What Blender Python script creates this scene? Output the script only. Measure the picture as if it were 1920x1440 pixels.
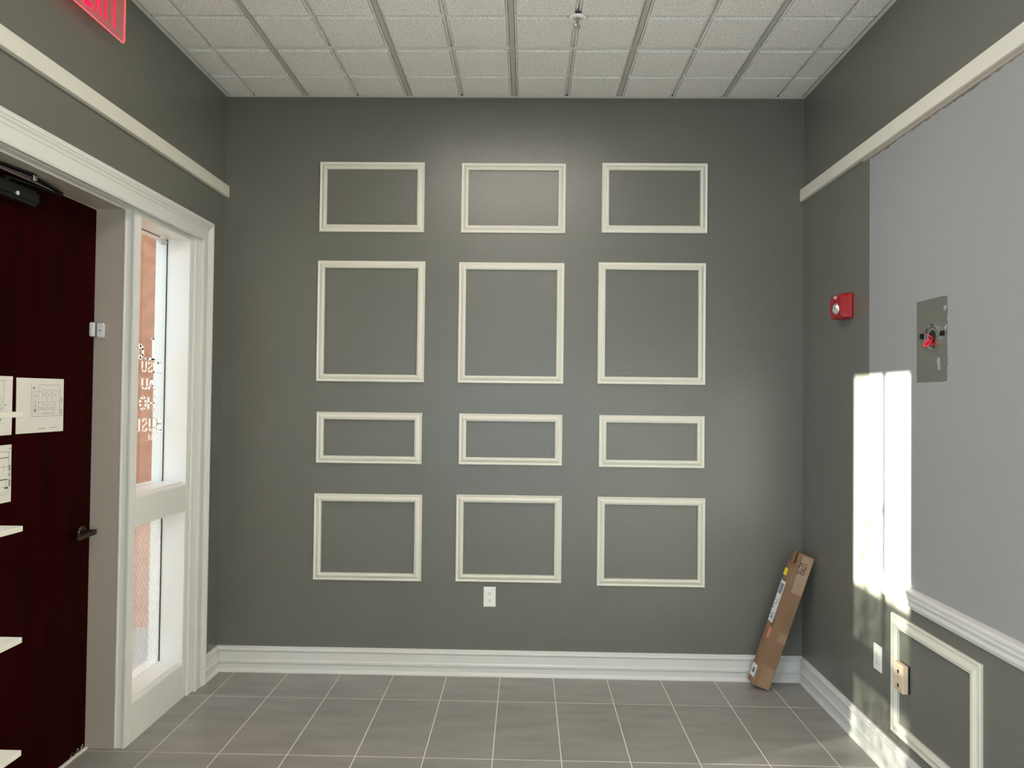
import bpy, bmesh, math, random
from mathutils import Vector, Matrix
random.seed(4)
C = bpy.context.scene.collection
for o in list(bpy.data.objects): bpy.data.objects.remove(o)

# ------------------------------------------------------------------ camera
F, YAW, PITCH, ROLL = 1342.63, 0.0193, 0.0179, 0.0117
HCAM = 1.6109
cy_, sy_, cp_, sp_ = math.cos(YAW), math.sin(YAW), math.cos(PITCH), math.sin(PITCH)
fwd = Vector((-sy_*cp_, cy_*cp_, sp_)); r0 = Vector((cy_, sy_, 0)); u0 = r0.cross(fwd)
right = r0*math.cos(ROLL) + u0*math.sin(ROLL); up = -r0*math.sin(ROLL) + u0*math.cos(ROLL)
cam = bpy.data.cameras.new('camera'); cam.lens = F/1920*36; cam.sensor_width = 36; cam.clip_start = .02
co = bpy.data.objects.new('camera', cam); C.objects.link(co)
M = Matrix((right, up, -fwd)).transposed().to_4x4(); M.translation = (0, 0, HCAM); co.matrix_world = M
bpy.context.scene.camera = co
# ------------------------------------------------------------------ world, sun, daylight, exposure
vs = bpy.context.scene.view_settings
vs.view_transform = 'Standard'; vs.look = 'None'; vs.gamma = 1; vs.use_curve_mapping = False; vs.exposure = 0.0
W = bpy.data.worlds.new('sky'); bpy.context.scene.world = W; W.use_nodes = True
bg = W.node_tree.nodes['Background']; bg.inputs[0].default_value = (.70, .84, 1, 1); bg.inputs[1].default_value = 3.4
SUN_TAN, SUN_EL = .40, math.atan(.1816)
sd = Vector((math.cos(math.atan(SUN_TAN))*math.cos(SUN_EL), math.sin(math.atan(SUN_TAN))*math.cos(SUN_EL), -math.sin(SUN_EL)))
sl = bpy.data.lights.new('sun', 'SUN'); sl.energy = 75; sl.angle = math.radians(.6); sl.color = (1, .95, .80)
so = bpy.data.objects.new('sun', sl); C.objects.link(so); so.rotation_euler = sd.to_track_quat('-Z', 'Y').to_euler()
so.location = (-6, -1, 4)
def area(name, loc, direction, sx, sz, power, color):
    l = bpy.data.lights.new(name, 'AREA'); l.shape = 'RECTANGLE'; l.size = sx; l.size_y = sz; l.energy = power; l.color = color
    o = bpy.data.objects.new(name, l); C.objects.link(o); o.location = loc
    o.rotation_euler = Vector(direction).to_track_quat('-Z', 'Y').to_euler(); return o
REAR_Y = -2.4
area('daylight_through_rear_glazing', (.1, REAR_Y-.25, 1.3), (0, 1, 0), 2.4, 2.2, 26, (.84, .92, 1))
area('daylight_through_left_glazing', (-2.25, -.7, 1.35), (1, 0, 0), 2.3, 2.1, 120, (.68, .83, 1))
TROFFER = 17.5

# ------------------------------------------------------------------ materials
def mat(name, col, rough=.5, bump=0, bscale=60, var=0, vscale=8, metal=0, spec=.5, emit=None, estr=0, stretch=(1,1,1), col2=None, detail=4):
    m = bpy.data.materials.new(name); m.use_nodes = True; n = m.node_tree; b = n.nodes['Principled BSDF']
    b.inputs['Base Color'].default_value = (*col, 1); b.inputs['Roughness'].default_value = rough
    b.inputs['Metallic'].default_value = metal; b.inputs['Specular IOR Level'].default_value = spec
    if emit: b.inputs['Emission Color'].default_value = (*emit, 1); b.inputs['Emission Strength'].default_value = estr
    tc = n.nodes.new('ShaderNodeNewGeometry'); mp = n.nodes.new('ShaderNodeMapping'); mp.inputs['Scale'].default_value = stretch
    n.links.new(tc.outputs['Position'], mp.inputs['Vector'])
    if var or col2:
        t = n.nodes.new('ShaderNodeTexNoise'); t.inputs['Scale'].default_value = vscale; t.inputs['Detail'].default_value = detail
        n.links.new(mp.outputs[0], t.inputs['Vector'])
        r = n.nodes.new('ShaderNodeValToRGB'); r.color_ramp.elements[0].position = .3; r.color_ramp.elements[1].position = .7
        c2 = col2 or tuple(min(1, c*(1+var)) for c in col); c1 = tuple(c*(1-var) for c in col)
        r.color_ramp.elements[0].color = (*c1, 1); r.color_ramp.elements[1].color = (*c2, 1)
        n.links.new(t.outputs[0], r.inputs[0]); n.links.new(r.outputs[0], b.inputs['Base Color'])
    if bump:
        t = n.nodes.new('ShaderNodeTexNoise'); t.inputs['Scale'].default_value = bscale; t.inputs['Detail'].default_value = 3
        n.links.new(mp.outputs[0], t.inputs['Vector'])
        bp = n.nodes.new('ShaderNodeBump'); bp.inputs['Strength'].default_value = bump; bp.inputs['Distance'].default_value = .003
        n.links.new(t.outputs[0], bp.inputs['Height']); n.links.new(bp.outputs[0], b.inputs['Normal'])
    return m
PAINT = (.125, .125, .108)
paint = mat('grey_wall_paint', PAINT, .26, bump=.40, bscale=150, var=.04, vscale=1.5)
white = mat('white_semigloss_trim', (.58, .575, .55), .32)
whitewin = mat('white_window_paint', (.66, .65, .62), .35)
jambp = mat('taupe_jamb_paint', (.36, .31, .27), .45)
moulding_m = mat('cream_white_moulding', (.60, .585, .51), .38)
doorm = mat('dark_red_door_stain', (.013, .0002, .0002), .55, var=.35, vscale=3, stretch=(8, 8, .6), spec=.03)
black = mat('black_metal', (.006, .008, .008), .4, spec=.3)
chrome = mat('bright_zinc', (.75, .75, .73), .25, metal=1)
bronze = mat('dark_bronze', (.06, .04, .025), .33, metal=.8)
tilem = mat('grey_brown_porcelain', (.252, .238, .220), .34, var=.13, vscale=3.5, stretch=(1, 3.5, 1), detail=9)
grout = mat('pale_grout', (.70, .67, .60), .8)
ceilm = mat('mineral_fibre_tile', (.68, .66, .63), .9, var=.22, vscale=130, bump=.8, bscale=120, detail=2)
teem = mat('white_ceiling_grid_steel', (.60, .59, .55), .5)
teed = mat('grey_main_runner_steel', (.42, .41, .38), .5)  # main runners are a darker grey than the cross runners
plastic = mat('white_plastic', (.74, .73, .70), .35)
plasticg = mat('light_grey_plastic', (.55, .56, .58), .4)
ivory = mat('beige_plastic', (.66, .53, .38), .4)
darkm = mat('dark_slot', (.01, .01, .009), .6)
redm = mat('red_enamel_plastic', (.30, .003, .008), .3)
redw = mat('red_wire_insulation', (.75, .015, .04), .4)
card = mat('corrugated_cardboard', (.20, .11, .058), .75, var=.14, vscale=5, bump=.15, bscale=30)
cardd = mat('cardboard_inner_edge', (.16, .08, .045), .8)
tapem = mat('glossy_packing_tape', (.27, .165, .092), .22, var=.08, vscale=9)
paper = mat('white_paper', (.62, .60, .55), .8, var=.03, vscale=3)
ink = mat('grey_pencil_ink', (.09, .09, .09), .8)
marker = mat('black_marker', (.012, .010, .010), .6)
yellow = mat('yellow_sticker', (.80, .62, .02), .5)
labelw = mat('white_label', (.66, .68, .70), .45)
labelg = mat('grey_barcode', (.13, .14, .15), .5)
labelr = mat('red_label_print', (.62, .20, .13), .5)
rackm = mat('white_laminate', (.46, .44, .39), .4)
orange = mat('terracotta_stucco', (.36, .13, .06), .8, col2=(.46, .20, .10), var=.12, vscale=14, bump=.5, bscale=40)
cream = mat('cream_painted_trim', (.36, .30, .15), .5)
pave = mat('pale_concrete', (.36, .34, .31), .85, var=.1, vscale=3)
brickm = mat('outdoor_brick', (.35, .16, .10), .85, var=.25, vscale=9)
letterm = mat('white_lettering', (.85, .84, .78), .5)
vinyl = bpy.data.materials.new('translucent_white_vinyl'); vinyl.use_nodes = True; _n = vinyl.node_tree; _n.nodes.clear()
_o = _n.nodes.new('ShaderNodeOutputMaterial'); _t = _n.nodes.new('ShaderNodeBsdfTranslucent'); _d = _n.nodes.new('ShaderNodeBsdfDiffuse'); _m = _n.nodes.new('ShaderNodeMixShader')
_t.inputs[0].default_value = (.95, .93, .85, 1); _d.inputs[0].default_value = (.9, .88, .8, 1); _m.inputs[0].default_value = .7
_n.links.new(_t.outputs[0], _m.inputs[1]); _n.links.new(_d.outputs[0], _m.inputs[2]); _m.inputs[0].default_value = .25; _n.links.new(_m.outputs[0], _o.inputs[0])

def rightwall_material():
    m = paint.copy(); m.name = 'two_tone_wall_paint'; n = m.node_tree; b = n.nodes['Principled BSDF']
    g = n.nodes.new('ShaderNodeNewGeometry'); s = n.nodes.new('ShaderNodeSeparateXYZ'); n.links.new(g.outputs['Position'], s.inputs[0])
    nz = n.nodes.new('ShaderNodeTexNoise'); nz.inputs['Scale'].default_value = 22; nz.inputs['Detail'].default_value = 2
    n.links.new(g.outputs['Position'], nz.inputs['Vector'])
    def math_(op, a, b_=None):
        k = n.nodes.new('ShaderNodeMath'); k.operation = op
        for i, v in enumerate((a, b_)):
            if v is None: continue
            if isinstance(v, (int, float)): k.inputs[i].default_value = v
            else: n.links.new(v, k.inputs[i])
        return k.outputs[0]
    wob = math_('MULTIPLY', math_('SUBTRACT', nz.outputs[0], .5), .03)
    Y, Z = s.outputs[1], s.outputs[2]
    def between(v, lo, hi): return math_('MULTIPLY', math_('GREATER_THAN', v, lo), math_('LESS_THAN', v, hi))
    def box(y0, y1, z0, z1, yv=Y, zv=Z): return math_('MULTIPLY', between(yv, y0, y1), between(zv, z0, z1))
    Yw = math_('ADD', Y, wob); Zw = math_('ADD', Z, wob)
    light = box(-9, 3.366, .835, 2.742, Y, Zw)
    patch = math_('MAXIMUM', box(2.772, 2.961, 1.688, 2.018), box(2.748, 2.78, 1.69, 2.016, Yw, Z))
    chip = box(2.795, 2.815, 1.738, 1.782, Yw, Zw)
    fleck = math_('GREATER_THAN', wob, .0045)
    fl = math_('MULTIPLY', fleck, box(2.748, 2.772, 1.70, 1.98))
    patch = math_('MULTIPLY', patch, math_('SUBTRACT', 1, math_('MAXIMUM', chip, fl)))
    fac = math_('MULTIPLY', light, math_('SUBTRACT', 1, patch))
    base = [l for l in n.links if l.to_node == b and l.to_socket.name == 'Base Color'][0].from_socket
    mx = n.nodes.new('ShaderNodeMix'); mx.data_type = 'RGBA'
    n.links.new(fac, mx.inputs[0]); n.links.new(base, mx.inputs[6]); mx.inputs[7].default_value = (.262, .268, .275, 1)
    n.links.new(mx.outputs[2], b.inputs['Base Color'])
    return m
paint_r = rightwall_material()
def glass_material(name, kind='clear'):
    m = bpy.data.materials.new(name); m.use_nodes = True; n = m.node_tree; n.nodes.clear()
    out = n.nodes.new('ShaderNodeOutputMaterial'); tr = n.nodes.new('ShaderNodeBsdfTransparent'); gl = n.nodes.new('ShaderNodeBsdfGlossy')
    gl.inputs['Roughness'].default_value = .02; tr.inputs[0].default_value = (.95, .97, .96, 1)
    mx = n.nodes.new('ShaderNodeMixShader'); fr = n.nodes.new('ShaderNodeFresnel'); fr.inputs[0].default_value = 1.45
    gb = n.nodes.new('ShaderNodeNewGeometry'); io = n.nodes.new('ShaderNodeMath'); io.operation = 'MULTIPLY_ADD'
    io.inputs[1].default_value = 1/1.45-1.45; io.inputs[2].default_value = 1.45; n.links.new(gb.outputs['Backfacing'], io.inputs[0]); n.links.new(io.outputs[0], fr.inputs[0])
    n.links.new(fr.outputs[0], mx.inputs[0]); n.links.new(tr.outputs[0], mx.inputs[1]); n.links.new(gl.outputs[0], mx.inputs[2])
    last = mx.outputs[0]
    if kind != 'clear':
        df = n.nodes.new('ShaderNodeBsdfDiffuse'); df.inputs[0].default_value = (.85, .83, .80, 1)
        tl = n.nodes.new('ShaderNodeBsdfTranslucent'); tl.inputs[0].default_value = (.85, .83, .80, 1)
        ad = n.nodes.new('ShaderNodeMixShader'); n.links.new(df.outputs[0], ad.inputs[1]); n.links.new(tl.outputs[0], ad.inputs[2])
        m2 = n.nodes.new('ShaderNodeMixShader')
        if kind == 'lattice':
            g = n.nodes.new('ShaderNodeNewGeometry'); s = n.nodes.new('ShaderNodeSeparateXYZ'); n.links.new(g.outputs['Position'], s.inputs[0])
            outs = []
            for sgn in (1.45, -1.45):
                a = n.nodes.new('ShaderNodeMath'); a.operation = 'MULTIPLY_ADD'; a.inputs[1].default_value = sgn
                n.links.new(s.outputs[1], a.inputs[0]); n.links.new(s.outputs[2], a.inputs[2])
                k = n.nodes.new('ShaderNodeMath'); k.operation = 'MULTIPLY'; k.inputs[1].default_value = 1/.042; n.links.new(a.outputs[0], k.inputs[0])
                f = n.nodes.new('ShaderNodeMath'); f.operation = 'FRACT'; n.links.new(k.outputs[0], f.inputs[0])
                q = n.nodes.new('ShaderNodeMath'); q.operation = 'LESS_THAN'; q.inputs[1].default_value = .2; n.links.new(f.outputs[0], q.inputs[0])
                outs.append(q.outputs[0])
            mm = n.nodes.new('ShaderNodeMath'); mm.operation = 'MAXIMUM'; n.links.new(outs[0], mm.inputs[0]); n.links.new(outs[1], mm.inputs[1])
            r = n.nodes.new('ShaderNodeMath'); r.operation = 'MULTIPLY_ADD'; r.inputs[1].default_value = .26; r.inputs[2].default_value = .08
            n.links.new(mm.outputs[0], r.inputs[0]); n.links.new(r.outputs[0], m2.inputs[0])
        else: m2.inputs[0].default_value = .70
        n.links.new(last, m2.inputs[1]); n.links.new(ad.outputs[0], m2.inputs[2]); last = m2.outputs[0]
    n.links.new(last, out.inputs[0]); return m
glass = glass_material('clear_glass'); lattice = glass_material('lattice_film_glass', 'lattice'); dimming_film = glass_material('dimming_film_glass', 'dimming_film')
def acrylic():
    m = bpy.data.materials.new('edge_lit_red_acrylic'); m.use_nodes = True; n = m.node_tree; b = n.nodes['Principled BSDF']
    b.inputs['Base Color'].default_value = (.9, .28, .30, 1); b.inputs['Roughness'].default_value = .08; b.inputs['Alpha'].default_value = .30
    b.inputs['Emission Color'].default_value = (1, .05, .09, 1); b.inputs['Emission Strength'].default_value = .06
    return m
acry = acrylic()
exitred = mat('lit_red_letters', (.8, .0, .03), .4, emit=(1, .0, .035), estr=2.2)
edgered = mat('lit_red_edge', (.8, .1, .12), .4, emit=(1, .16, .19), estr=.75)
lens = mat('clear_strobe_lens', (.55, .57, .56), .08, metal=.55)
diffuser = mat('lit_acrylic_diffuser', (.9, .9, .85), .5, emit=(1, .91, .82), estr=TROFFER)

# ------------------------------------------------------------------ helpers
def link(name, me, m, parent=None, kind=None, label=None, cat=None, group=None, smooth=False):
    o = bpy.data.objects.new(name, me); C.objects.link(o)
    if m is not None:
        for k in (m if isinstance(m, (list, tuple)) else [m]): me.materials.append(k)
    if parent is not None:
        o.parent = parent
        o.matrix_parent_inverse = Matrix.Translation(parent.location).inverted()
    if kind: o['kind'] = kind
    if label: o['label'] = label
    if cat: o['category'] = cat
    if group: o['group'] = group
    if smooth:
        for p in me.polygons: p.use_smooth = True
    return o
def empty(name, loc, label=None, cat=None, group=None, kind=None):
    o = bpy.data.objects.new(name, None); C.objects.link(o); o.location = loc; o.empty_display_size = .05
    if label: o['label'] = label
    if cat: o['category'] = cat
    if group: o['group'] = group
    if kind: o['kind'] = kind
    return o
class MB:
    def __init__(s): s.v = []; s.f = []
    def poly(s, pts):
        b = len(s.v); s.v += [tuple(p) for p in pts]; s.f.append(tuple(range(b, b+len(pts)))); return s
    def box(s, a, b):
        x0, x1 = sorted((a[0], b[0])); y0, y1 = sorted((a[1], b[1])); z0, z1 = sorted((a[2], b[2]))
        return s.hexa([(x0,y0,z0),(x1,y0,z0),(x1,y1,z0),(x0,y1,z0)], [(x0,y0,z1),(x1,y0,z1),(x1,y1,z1),(x0,y1,z1)])
    def hexa(s, lo, hi):
        b = len(s.v); n = len(lo); s.v += [tuple(p) for p in lo] + [tuple(p) for p in hi]
        s.f.append(tuple(b+i for i in reversed(range(n)))); s.f.append(tuple(b+n+i for i in range(n)))
        for i in range(n): j = (i+1) % n; s.f.append((b+i, b+j, b+n+j, b+n+i))
        return s
    def loft(s, rings, closed=True):
        b = len(s.v); n = len(rings[0])
        for r in rings: s.v += [tuple(p) for p in r]
        for k in range(len(rings)-1):
            for i in range(n): j = (i+1) % n; s.f.append((b+k*n+i, b+k*n+j, b+(k+1)*n+j, b+(k+1)*n+i))
        if closed: s.f.append(tuple(b+i for i in reversed(range(n)))); s.f.append(tuple(b+(len(rings)-1)*n+i for i in range(n)))
        return s
    def tube(s, p, q, r, r2=None, n=12):
        p, q = Vector(p), Vector(q); d = (q-p).normalized(); a = d.orthogonal().normalized(); c = d.cross(a); r2 = r if r2 is None else r2
        ring = lambda o, rr: [o+(a*math.cos(t)+c*math.sin(t))*rr for t in [2*math.pi*i/n for i in range(n)]]
        return s.loft([ring(p, r), ring(q, r2)])
    def mesh(s, name='m', bevel=0, seg=2):
        me = bpy.data.meshes.new(name); me.from_pydata(s.v, [], s.f)
        bm = bmesh.new(); bm.from_mesh(me); bmesh.ops.recalc_face_normals(bm, faces=bm.faces)
        if bevel: bmesh.ops.bevel(bm, geom=list(bm.edges), offset=bevel, segments=seg, affect='EDGES', clamp_overlap=True)
        bm.to_mesh(me); bm.free(); me.update(); return me
def boxo(name, a, b, m, parent=None, bevel=0, **k): return link(name, MB().box(a, b).mesh(name, bevel), m, parent, **k)
def lathe(prof, org, axis, n=24):
    """prof: (radius, distance along axis)"""
    axis = Vector(axis).normalized(); a = axis.orthogonal().normalized(); c = axis.cross(a); org = Vector(org)
    mb = MB(); mb.loft([[org+axis*h+(a*math.cos(t)+c*math.sin(t))*max(r, 1e-4) for t in [2*math.pi*i/n for i in range(n)]] for r, h in prof]); return mb
def strip(path_a, path_b, prof, nin, nout, ma=0, mb_=0):
    """moulding strip along path_a->path_b; prof [(u in-plane offset along nin, v out along nout)]; ma, mb_ mitre slopes (shift along path per u)"""
    a, b, nin, nout = Vector(path_a), Vector(path_b), Vector(nin), Vector(nout); d = (b-a).normalized()
    ra = [a+nin*u+nout*v+d*(u*ma) for u, v in prof]; rb = [b+nin*u+nout*v-d*(u*mb_) for u, v in prof]
    return MB().loft([ra, rb])
def structure(name, mb, m, bevel=0, parent=None):
    return link(name, mb.mesh(name, bevel), m, parent, kind=None if parent is not None else 'structure')

XL, XR, D, H = -1.78, 1.599, 4.1613, 3.3628
WT = .20
# ------------------------------------------------------------------ floor with its tiles
floor = structure('floor', MB().box((XL-.22, REAR_Y-.2, -.12), (XR+.2, D+.2, -.0012)), grout)
S, T = .3064, .6033; fx0, fy0 = -1.6618, D-.3484; J = .0048
for i in range(-1, 11):
    x0, x1 = fx0+i*S+J/2, fx0+(i+1)*S-J/2
    x0, x1 = max(x0, XL-.19), min(x1, XR)
    if i == -1: x0 = XL-.19
    for j in range(-1, 10):
        y1, y0 = fy0-j*T-J/2, fy0-(j+1)*T+J/2
        y1 = min(y1, D); y0 = max(y0, REAR_Y)
        if x1-x0 < .01 or y1-y0 < .01: continue
        b = .0006
        lo = [(x0,y0,-.009),(x1,y0,-.009),(x1,y1,-.009),(x0,y1,-.009)]; md = [(p[0],p[1],-b) for p in lo]
        hi = [(x0+b,y0+b,0),(x1-b,y0+b,0),(x1-b,y1-b,0),(x0+b,y1-b,0)]
        link('tile', MB().loft([lo, md, hi]).mesh('tile'), tilem, floor)
# ------------------------------------------------------------------ ceiling: slab, grid, panels with scored quadrants
ceiling = structure('ceiling', MB().box((XL-.2, REAR_Y-.2, H+.06), (XR+.2, D+.2, H+.16)), teem)
cx0, G = -.0866, .6096; row0 = D-.2915-G/2+G       # tee rows at row0 - k*G
xs = [cx0+i*G for i in range(-3, 4)]; ys = [row0-k*G for k in range(0, 13)]
ys_t = [y for y in ys if REAR_Y+.02 < y < D-.03]; xs_t = [x for x in xs if XL+.03 < x < XR-.03]
TW = .012
for x in xs_t:
    spans = [(REAR_Y, D)] if abs(x-cx0) > .01 else [(REAR_Y, -.082), (.506, 2.356), (2.945, D)]     # interrupted by the two light fixtures
    for a_, b_ in spans:
        mb = MB().box((x-TW, a_, H-.0005), (x+TW, b_, H+.0015)).box((x-.002, a_, H), (x+.002, b_, H+.035))
        link('main_runner', mb.mesh('main_runner'), teed, ceiling)
for y in ys_t:
    link('cross_runner', MB().box((XL, y-TW, H), (XR, y+TW, H+.001)).mesh('cross_runner'), teem, ceiling)
link('wall_angle', MB().box((XL, D-.022, H-.002), (XR, D, H+.001)).mesh('wall_angle'), teem, ceiling)
link('wall_angle', MB().box((XL, REAR_Y, H-.0021), (XL+.02, D-.022, H+.001)).mesh('wall_angle'), teem, ceiling)
link('wall_angle', MB().box((XR-.02, REAR_Y, H-.0021), (XR, D-.022, H+.001)).mesh('wall_angle'), teem, ceiling)
xe = [XL+.02] + xs_t + [XR-.02]; ye = [D-.022] + ys_t + [REAR_Y+.001]
for i in range(len(xe)-1):
    for j in range(len(ye)-1):
        xa, xb = xe[i], xe[i+1]; yb, ya = ye[j], ye[j+1]
        xm0, ym0 = (xa+xb)/2, (ya+yb)/2
        if abs(xm0-cx0) < G and any(abs(ym0-yc) < .25 for yc in (2.65, .21)): continue
        # score lines at half modules
        sx = cx0+G*(math.floor((xm0-cx0)/G)+.5); sy = row0-G*(math.floor((row0-ym0)/G)+.5)
        gx = TW+.001 if i > 0 else .001; gx1 = TW+.001 if i < len(xe)-2 else .001
        gy1 = TW+.001 if j > 0 else .001; gy0 = TW+.001 if j < len(ye)-2 else .001
        X = [(xa+gx, xb-gx1)]; Yv = [(ya+gy0, yb-gy1)]
        if xa+.04 < sx < xb-.04: X = [(xa+gx, sx-.003), (sx+.003, xb-gx1)]
        if ya+.04 < sy < yb-.04: Yv = [(ya+gy0, sy-.003), (sy+.003, yb-gy1)]
        mb = MB().box((xa+.002, ya+.002, H+.010), (xb-.002, yb-.002, H+.018))
        for a0, a1 in X:
            for b0, b1 in Yv:
                def rg(i_, z): return [(a0+i_, b0+i_, z), (a1-i_, b0+i_, z), (a1-i_, b1-i_, z), (a0+i_, b1-i_, z)]
                mb.loft([rg(.0025, H+.012), rg(.0025, H-.001), rg(.0095, H-.001), rg(.0095, H+.004), rg(.012, H+.004), rg(.012, H-.007), rg(.0135, H-.008)])
        link('ceiling_panel', mb.mesh('ceiling_panel'), ceilm, ceiling)
# recessed troffers (out of the frame, they light the room)
for yc, lab in ((2.6505, 'recessed fluorescent ceiling light nearest the panelled back wall'), (.212, 'recessed fluorescent ceiling light further from the back wall')):
    t = empty('ceiling_light', (cx0, yc, H), lab, 'ceiling light', 'recessed ceiling lights')
    fr = MB()
    for a, b in (((cx0-G+.013, yc-.292, H-.002), (cx0-G+.04, yc+.292, H+.05)), ((cx0+G-.04, yc-.292, H-.002), (cx0+G-.013, yc+.292, H+.05)),
                 ((cx0-G+.04, yc-.292, H-.002), (cx0+G-.04, yc-.27, H+.05)), ((cx0-G+.04, yc+.27, H-.002), (cx0+G-.04, yc+.292, H+.05))): fr.box(a, b)
    link('frame', fr.mesh('frame'), white, t)
    boxo('diffuser', (cx0-G+.041, yc-.269, H+.004), (cx0+G-.041, yc+.269, H+.010), diffuser, t)
# ------------------------------------------------------------------ walls
structure('wall_back', MB().box((XL-WT, D, -.1), (XR+WT, D+.15, H+.06)), paint)
structure('wall_right', MB().box((XR, REAR_Y, -.1), (XR+.15, D, H+.06)), paint_r)
OY0, OY1, OZ = 1.43, 3.862, 2.47
structure('wall_left', MB().box((XL-WT, OY1, -.1), (XL, D, H+.06)).box((XL-WT, REAR_Y, -.1), (XL, -1.9, H+.06)).box((XL-WT, .5, -.1), (XL, OY0, H+.06)).box((XL-WT, -1.9, -.1), (XL, .5, .3)).box((XL-WT, -1.9, 2.4), (XL, .5, H+.06)).box((XL-WT, OY0, OZ), (XL, OY1, H+.06)), paint)
structure('wall_rear', MB().box((XL-WT, REAR_Y-.15, -.1), (-1.1, REAR_Y, H+.06)).box((1.3, REAR_Y-.15, -.1), (XR+.15, REAR_Y, H+.06))
          .box((-1.1, REAR_Y-.15, 2.4), (1.3, REAR_Y, H+.06)).box((-1.1, REAR_Y-.15, -.1), (1.3, REAR_Y, .2)), paint)
w3 = empty('window_3', (.1, REAR_Y, .2), kind='structure')
fr = MB()
for x in (-1.1, -.34, .49, 1.25): fr.box((x, REAR_Y-.1, .2), (x+.05, REAR_Y-.02, 2.4))
fr.box((-1.1, REAR_Y-.1, 2.35), (1.3, REAR_Y-.02, 2.4)).box((-1.1, REAR_Y-.1, .2), (1.3, REAR_Y-.02, .25))
link('window_frame', fr.mesh('window_frame'), whitewin, w3)
for x in (-1.05, -.29, .54): boxo('glass_pane', (x, REAR_Y-.062, .25), (x+.71, REAR_Y-.056, 2.35), glass, w3)
w4 = empty('window_4', (XL-.1, -.7, .3), kind='structure')
fr = MB()
for y in (-1.9, -.72, .45): fr.box((XL-.12, y, .3), (XL-.04, y+.05, 2.4))
fr.box((XL-.12, -1.9, 2.35), (XL-.04, .5, 2.4)).box((XL-.12, -1.9, .3), (XL-.04, .5, .35))
link('window_frame', fr.mesh('window_frame'), whitewin, w4)
for y, y2 in ((-1.85, -.72), (-.67, .45)): boxo('glass_pane', (XL-.085, y, .35), (XL-.079, y2, 2.35), glass, w4)
# baseboards: profile (height z, out v)
BB = [(0, 0), (0, .024), (.006, .024), (.017, .019), (.021, .0165), (.050, .0155), (.052, .0185), (.056, .0215), (.068, .0215), (.073, .0165),
      (.118, .0145), (.121, .018), (.128, .021), (.134, .019), (.137, .014), (.139, .011), (.143, .011), (.146, .008), (.147, 0)]
structure('baseboard_back', strip((XL+.0005, D, 0), (XR-.0005, D, 0), BB, (0, 0, 1), (0, -1, 0)), white)
structure('baseboard_right', strip((XR, REAR_Y, 0), (XR, D-.025, 0), BB, (0, 0, 1), (-1, 0, 0)), white)
structure('baseboard_left', strip((XL, 3.974, 0), (XL, D-.025, 0), BB, (0, 0, 1), (1, 0, 0)), white)
structure('baseboard_left.001', strip((XL, REAR_Y+.03, 0), (XL, 1.32, 0), BB, (0, 0, 1), (1, 0, 0)), white)
# flat rails
structure('trim_1', MB().box((XL, REAR_Y, 2.762), (XL+.024, D-.001, 2.830)), moulding_m, bevel=.0015)
structure('trim_2', MB().box((XR-.024, REAR_Y, 2.760), (XR, D-.001, 2.828)), moulding_m, bevel=.0015)
structure('trim_6', strip((XR-.0002, REAR_Y, 2.760), (XR-.0002, 3.42, 2.760), [(0, 0), (0, .009), (-.012, .007), (-.014, 0)], (0, 0, 1), (-1, 0, 0)), jambp)
# chair rail on the right wall
CR = [(0, 0), (0, .006), (.010, .010), (.014, .016), (.020, .018), (.034, .016), (.040, .021), (.048, .025), (.060, .024), (.064, .028), (.074, .030), (.080, .026), (.084, .012), (.086, 0)]
structure('trim_3', strip((XR, REAR_Y, .757), (XR, 3.41, .757), CR, (0, 0, 1), (-1, 0, 0)), white)
# casing around the door and side window unit (head + far leg + near leg)
CS = [(0, 0), (0, .016), (.006, .019), (.010, .015), (.016, .012), (.062, .014), (.066, .018), (.070, .014), (.078, .016), (.084, .022), (.090, .022), (.094, .026), (.104, .027), (.112, .024), (.114, 0)]
cin, chead = 3.858, 2.447
structure('trim_4', strip((XL, cin, 0), (XL, cin, chead), CS, (0, 1, 0), (1, 0, 0), 0, -1), white)
structure('trim_4.001', strip((XL, 1.44, chead), (XL, cin, chead), CS, (0, 0, 1), (1, 0, 0), -1, -1), white)
structure('trim_4.002', strip((XL, 1.44, 0), (XL, 1.44, chead), CS, (0, -1, 0), (1, 0, 0), 0, -1), white)
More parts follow.
